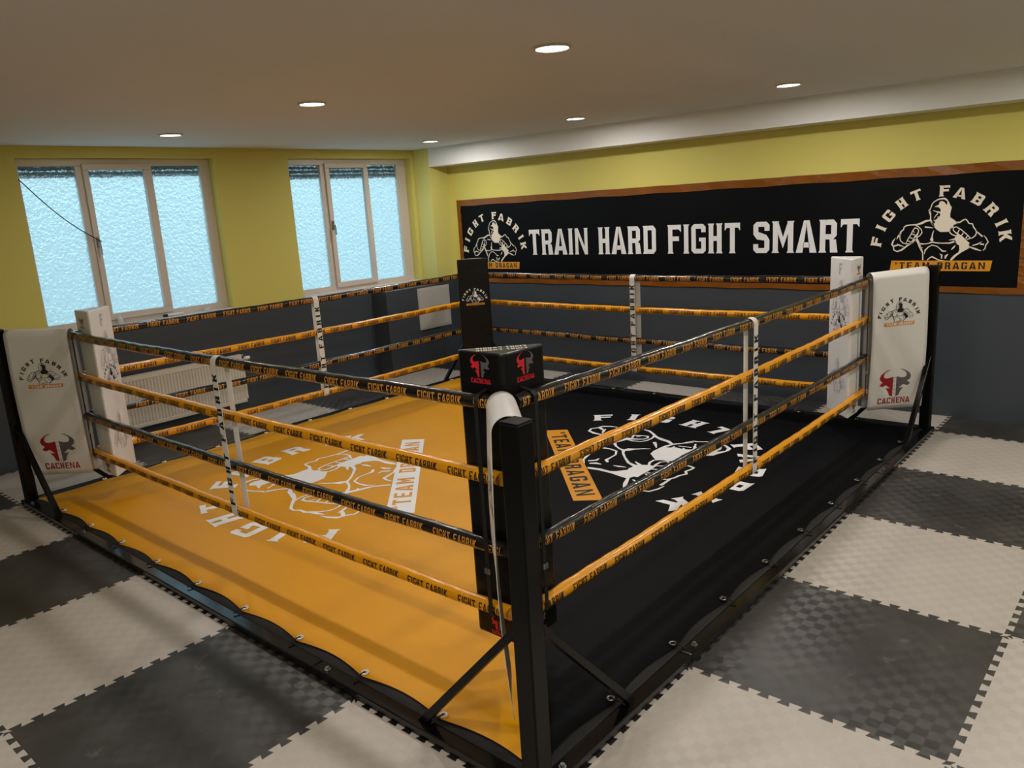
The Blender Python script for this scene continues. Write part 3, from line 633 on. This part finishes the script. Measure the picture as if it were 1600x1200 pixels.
# ------------------------------------------------------------------ corners: pads, covers, turnbuckles
CN = ('nearest corner of the ring', 'right corner of the ring', 'back corner of the ring', 'left corner of the ring')
CL = ((0, 0), (5, 0), (5, 5), (0, 5))
PC, PLG, PZ0, PZ1 = .446, .235, .215, 1.425
PTXT = grid_clip(text('FIGHT FABRIK', .034, .1, fit=.25, center=True)[0], 0, .5)
for k in range(4):
    wh = k in (1, 3)
    lb = {0: 'black triangular corner pad with red bull emblems at the nearest ring corner', 1: 'white triangular corner pad at the right corner of the ring',
          2: 'black corner pad with small white emblem at the back corner of the ring', 3: 'white triangular corner pad at the left corner of the ring'}[k]
    t = thing('corner_pad', lb, 'corner pad', (*CL[k], 0), k * PI / 2, 'corner pads of the ring')
    a, b = PC, PC + PLG; cutc = .02
    poly = [(a + cutc, a), (b, a), (b + .012, a + .012), (a + .012, b + .012), (a, b), (a, a + cutc)]
    mb = MB(); nseg = 10; n = len(poly)
    cx = sum(p[0] for p in poly) / n; cy = sum(p[1] for p in poly) / n
    mb.prism(poly, PZ0, PZ1)
    o = mb.build('cushion', M['pad_w' if wh else 'pad_k'], t, bevel=.010)
    # bull emblems on both outward faces, above and below the ropes
    pm = [M['print_red' if wh else 'print_bred'], M['print_dgrey']]
    mid = a + PLG * .52
    bs = .102 if not wh else .075
    for zc in ((1.302, .228) if not wh else (1.30, .235)):
        sc = bs if zc > 1 else .075
        decal('bull_emblem', BULL, lambda u, v: (mid + sc * u, a - .0015, zc + sc * v), t, pm)
        decal('bull_emblem', BULL, lambda u, v: (a - .0015, mid - sc * u, zc + sc * v), t, pm)
    # face towards the ring centre
    hx = (a + b + .024) / 2
    def hyp(u, v, d=.0015): return (hx - q2 * u * 1. + d * q2, hx + q2 * u * 1. + d * q2, v)
    if wh:
        F1 = place(text('FF', .10, .02, center=True)[0], 1, 0, 0)
        fg = [[(u, v) for u, v in p] for p in FIGHT]
        for gp in (place(text('F', .085, 0, center=True)[0], 1, .0, 1.30), [[(u * .40 + .02, v * .62 + .90) for u, v in p] for p in FIGHT], [[(u * .36, v * .55 + .34) for u, v in p] for p in FIGHT]):
            decal('ghost_print', [(gp, 0)], lambda u, v: hyp(u, v), t, [M['print_grey']])
        es, ez, pm2 = .235, .86, [M['print_k'], M['print_o']]
    else:
        es, ez, pm2 = .27, .93, [M['print_w'], M['print_o']]
    emblem(same, lambda u, v: hyp(u * es, ez + es * v, .0024), lambda u, v: hyp(u * es, ez + es * v, .003), t, pm2, M['print_k' if not wh else 'print_w'])
    decal('top_lettering', [(place(PTXT, .8, 0, -.02), 0), (place(PTXT, .8, 0, .025), 0)], lambda u, v: (hx - .05 - q2 * u + q2 * v, hx - .05 + q2 * u + q2 * v, PZ1 + .0012), t, [M['print_cream' if not wh else 'print_grey']])
    for sw in (0, 1):   # straps that hold the pad to the ropes
        mb = MB(); y = a + .09; xo = INS - RR - .004; w = .010; pth = []
        for r in range(4):
            z = RZ[r]; pth += [(a - .001, z + .046), (INS, z + .033), (xo, z + .02), (xo, z - .02), (INS, z - .033)] if r == 0 else [(xo - .001, z + .03), (xo - .001, z - .03)]
        pth += [(INS, RZ[3] - .04), (a - .001, RZ[3] - .055)]
        pth = [(a - .001, RZ[0] + .040), (INS + .006, RZ[0] + .034), (INS - .016, RZ[0] + .030)] + [(xo, RZ[r] + d) for r in range(4) for d in (.012, -.012)] + [(INS - .016, RZ[3] - .030), (INS + .006, RZ[3] - .04), (a - .001, RZ[3] - .06)]
        vs = []
        for i, (x, z) in enumerate(pth):
            for yy in (y - w, y + w):
                for th in (0, .003): vs.append((x - th, yy, z) if not sw else (yy, x - th, z))
        fs = []
        for i in range(len(pth) - 1):
            p, q = 4 * i, 4 * i + 4
            fs += [(p + 1, p + 3, q + 3, q + 1), (p, q, q + 2, p + 2), (p, p + 1, q + 1, q), (p + 2, q + 2, q + 3, p + 3)]
        mb.add(vs, fs); sp = mb.build('strap', M['strap'], t)
        mb = MB(); zc = .555; vsx = (xo - .009, y - .014, zc - .012, xo - .002, y + .014, zc + .012)
        if sw: vsx = (y - .014, xo - .009, zc - .012, y + .014, xo - .002, zc + .012)
        mb.box(*vsx); mb.build('buckle', M['bolt'], sp, bevel=.002)

# white sheets hung over the corner tensioners
for k in range(4):
    lb = ('white sheet folded over the tensioners behind the nearest post', 'white printed sheet hanging between the right corner pad and its post',
          'white sheet folded over the tensioners behind the black back pad', 'white printed sheet hanging between the left corner pad and its post')[k]
    t = thing('tensioner_cover', lb, 'cover', (*CL[k], 0), k * PI / 2, 'tensioner covers')
    S0, S1, ZT, ZL, rad = .150, .585, 1.262, .235, .056
    shift = .02 if k == 0 else 0
    def prof(w):   # w: -1 .. 1 over the fold; returns sideways offset, height
        arc = PI * rad / 2; H = ZT - ZL; tot = arc + H; q = abs(w) * tot
        if q < arc: a_ = q / rad; return math.copysign(rad * math.sin(a_), w), ZT + rad * math.cos(a_)
        h = q - arc; return math.copysign(rad + .018 * math.sin(PI * h / H) - .016 * h / H, w), ZT - h
    def surf(s_, w, d=0):
        n_, z = prof(w); n2, z2 = prof(w + .004 * (1 if w > 0 else -1)); dn, dz = (n2 - n_), (z2 - z); q = math.hypot(dn, dz) or 1
        if w < 0: nx, nz = dz / q, -dn / q
        else: nx, nz = -dz / q, dn / q
        ss = (s_ - S0) / (S1 - S0)
        n_ += .006 * math.sin(ss * 5 + z * 3) * min(1, max(0, (1.25 - z) * 2)) ; z -= .022 * ss * (1 if z > 1 else .4)
        n_ += nx * d + shift; z += nz * d
        return (q2 * s_ - q2 * n_, q2 * s_ + q2 * n_, z)
    arc = PI * rad / 2; tot = arc + ZT - ZL; fa = arc / tot
    half = [fa * i / 10 for i in range(10)] + [fa + (1 - fa) * i / 24 for i in range(25)]
    wl_ = [-w for w in reversed(half[1:])] + [1e-6] + half[1:]
    nw, ns = len(wl_) - 1, 14; mb = MB(); vs = []
    for w in wl_:
        for j in range(ns + 1): vs.append(surf(S0 + (S1 - S0) * j / ns, w))
    mb.add(vs, [(i * (ns + 1) + j, (i + 1) * (ns + 1) + j, (i + 1) * (ns + 1) + j + 1, i * (ns + 1) + j + 1) for i in range(nw) for j in range(ns)])
    o = mb.build('sheet', M['sheet'], t, smooth=True); md = o.modifiers.new('thickness', 'SOLIDIFY'); md.thickness = .002; md.offset = 0
    arc = PI * rad / 2; tot = arc + ZT - ZL
    def side_map(sgn, cs, sc, z0, d=.003):
        def f(u, v):
            z = z0 + sc * v; w = (arc + ZT - z) / tot; s_ = cs + sgn * sc * u
            return surf(s_, sgn * -w if False else (-w if sgn > 0 else w), d)
        return f
    for sgn in (1, -1):
        # reading direction away from the post on one face, towards it on the other
        cs = .378; emblem(lambda l: fine(l, .12), side_map(sgn, cs, .325, .895), side_map(sgn, cs, .325, .895, .0042), t, [M['print_k'], M['print_gold']], M['print_w'])
        decal('bull_emblem', fine(BULL, .12), side_map(sgn, cs, .25, .278), t, [M['print_red'], M['print_dgrey']])

# turnbuckles
mbb = MB(); mbb.tube([(.0, 0, 0), (.17, 0, 0)], .011, 10); tb_body = mbb.mesh('barrel', M['bolt'], True)
mbh = MB(); mbh.tube([(-.085, 0, 0), (0, 0, 0)], .005, 8); mbh.torus((-.095, 0, 0), .014, .004, 14, 6, 0, 'y'); tb_h1 = mbh.mesh('post_eye', M['bolt'], True)
mbh = MB(); mbh.tube([(.17, 0, 0), (.245, 0, 0)], .005, 8); mbh.torus((.262, 0, 0), .018, .005, 14, 6, 0, 'z'); tb_h2 = mbh.mesh('rope_eye', M['bolt'], True)
LV = ('top', 'upper middle', 'lower middle', 'bottom')
for k in range(4):
    for r in range(4):
        x, y = R4(k, .185, .185)
        t = thing('turnbuckle', LV[r] + ' steel turnbuckle under the white cover at the ' + CN[k], 'turnbuckle', (x + 2.5, y + 2.5, RZ[r]), k * PI / 2 + PI / 4, 'turnbuckles under the covers')
        link_mesh('barrel', tb_body, t); link_mesh('post_eye', tb_h1, t); link_mesh('rope_eye', tb_h2, t)

# ------------------------------------------------------------------ things along the window wall
rd = thing('radiator', 'cream ribbed panel radiator under the larger left window', 'radiator', (1.85, 6.0, .12))
x0, x1, z0, z1 = -.625, .63, .0, .50
mb = MB(); nf = 38; pts = []
for i in range(nf * 4 + 1):
    t_ = i / (nf * 4); u = (i % 4); pts.append((x0 + .02 + (x1 - x0 - .04) * t_, -.055 + (.0 if u in (0, 1) else .009)))
vs = [(x, y, .035) for x, y in pts] + [(x, y, z1 - .045) for x, y in pts]; n = len(pts)
mb.add(vs, [(i, i + 1, n + i + 1, n + i) for i in range(n - 1)])
mb.build('front_panel', M['rad'], rd)
mb = MB()
for q in ((x0, -.056, 0, x1, -.040, .036), (x0, -.056, z1 - .046, x1, -.040, z1 - .006), (x0, -.056, 0, x0 + .022, -.04, z1 - .006), (x1 - .022, -.056, 0, x1, -.04, z1 - .006), (x0, -.04, .0, x1, .0, z1 - .02)): mb.box(*q)
mb.build('body', M['rad'], rd, bevel=.004)
mb = MB(); mb.box(x0, -.056, z1 - .008, x1, .012, z1)
for i in range(40): xx = x0 + .02 + i * .0305; mb.box(xx, -.046, z1, xx + .018, .004, z1 + .003)
mb.build('top_grille', M['rad'], rd)
mb = MB(); mb.tube([(x1, -.02, z1 - .05), (x1 + .035, -.02, z1 - .05)], .010, 10); mb.tube([(x1 + .03, -.02, z1 - .05), (x1 + .085, -.02, z1 - .05)], [.022, .019], 14); mb.build('valve', M['plastic'], rd)
for xx in (x0 + .2, x1 - .2):
    mb = MB(); mb.box(xx, .0, .1, xx + .03, .066, .4); mb.build('bracket', M['rad'], rd)

hp = thing('access_hatch', 'light grey access panel in the dark ledge below the smaller window', 'panel', (5.1, 5.80, .507))
mb = MB(); mb.box(-.272, -.012, 0, .270, 0, .518); mb.build('frame', M['panel'], hp, bevel=.003)
mb = MB(); mb.box(-.252, -.016, .02, .250, -.011, .498); mb.build('door', M['panel'], hp, bevel=.002)

def lathe(prof, n=16):
    mb = MB()
    for i, (r, z) in enumerate(prof):
        for k in range(n): a_ = 2 * PI * k / n; mb.v.append((r * math.cos(a_), r * math.sin(a_), z))
    for i in range(len(prof) - 1):
        for k in range(n): mb.f.append((i * n + k, i * n + (k + 1) % n, (i + 1) * n + (k + 1) % n, (i + 1) * n + k)); mb.m.append(0)
    mb.f.append(tuple(reversed(range(n)))); mb.m.append(0); e = (len(prof) - 1) * n; mb.f.append(tuple(e + k for k in range(n))); mb.m.append(0)
    return mb
bt = thing('bottle', 'small white plastic bottle standing on the large window sill', 'bottle', (1.375, YW + .01, 1.104))
lathe([(.020, 0), (.022, .004), (.022, .045), (.019, .056), (.009, .062)]).build('body', M['plastic'], bt, smooth=True)
lathe([(.010, .060), (.010, .078), (.006, .086)]).build('cap', M['plastic'], bt, smooth=True)
bt = thing('tube', 'white tube with black cap lying on the large window sill', 'tube', (1.90, YW + .015, 1.104))
mb = MB(); mb.tube([(-.075, 0, .014), (.085, .0, .014)], .013, 12); mb.build('body', M['plastic'], bt, smooth=False)
mb = MB(); mb.tube([(-.115, 0, .014), (-.075, 0, .014)], .0138, 12); mb.build('cap', M['dark'], bt)
bt = thing('jar', 'small pale jar on the right end of the large window sill', 'jar', (2.24, YW + .02, 1.104))
lathe([(.022, 0), (.024, .004), (.024, .034), (.020, .040)]).build('body', M['plastic'], bt, smooth=True)
lathe([(.0215, .038), (.0215, .050)]).build('lid', M['panel'], bt)

mb = MB(); pts = []
A = Vector((.775, YW + .085, 2.43)); Bv = Vector((1.35, YW + .055, 1.865))
for k in range(25):
    t_ = k / 24; p = A.lerp(Bv, t_); p.z -= .055 * math.sin(PI * t_); pts.append(p - A)
mb.tube(pts, .0045, 8); o = mb.build('pull_cord', M['dark'], None, smooth=True); o.location = A
tag(o, 'thin black cord slung across the large window to its handle', 'cord')
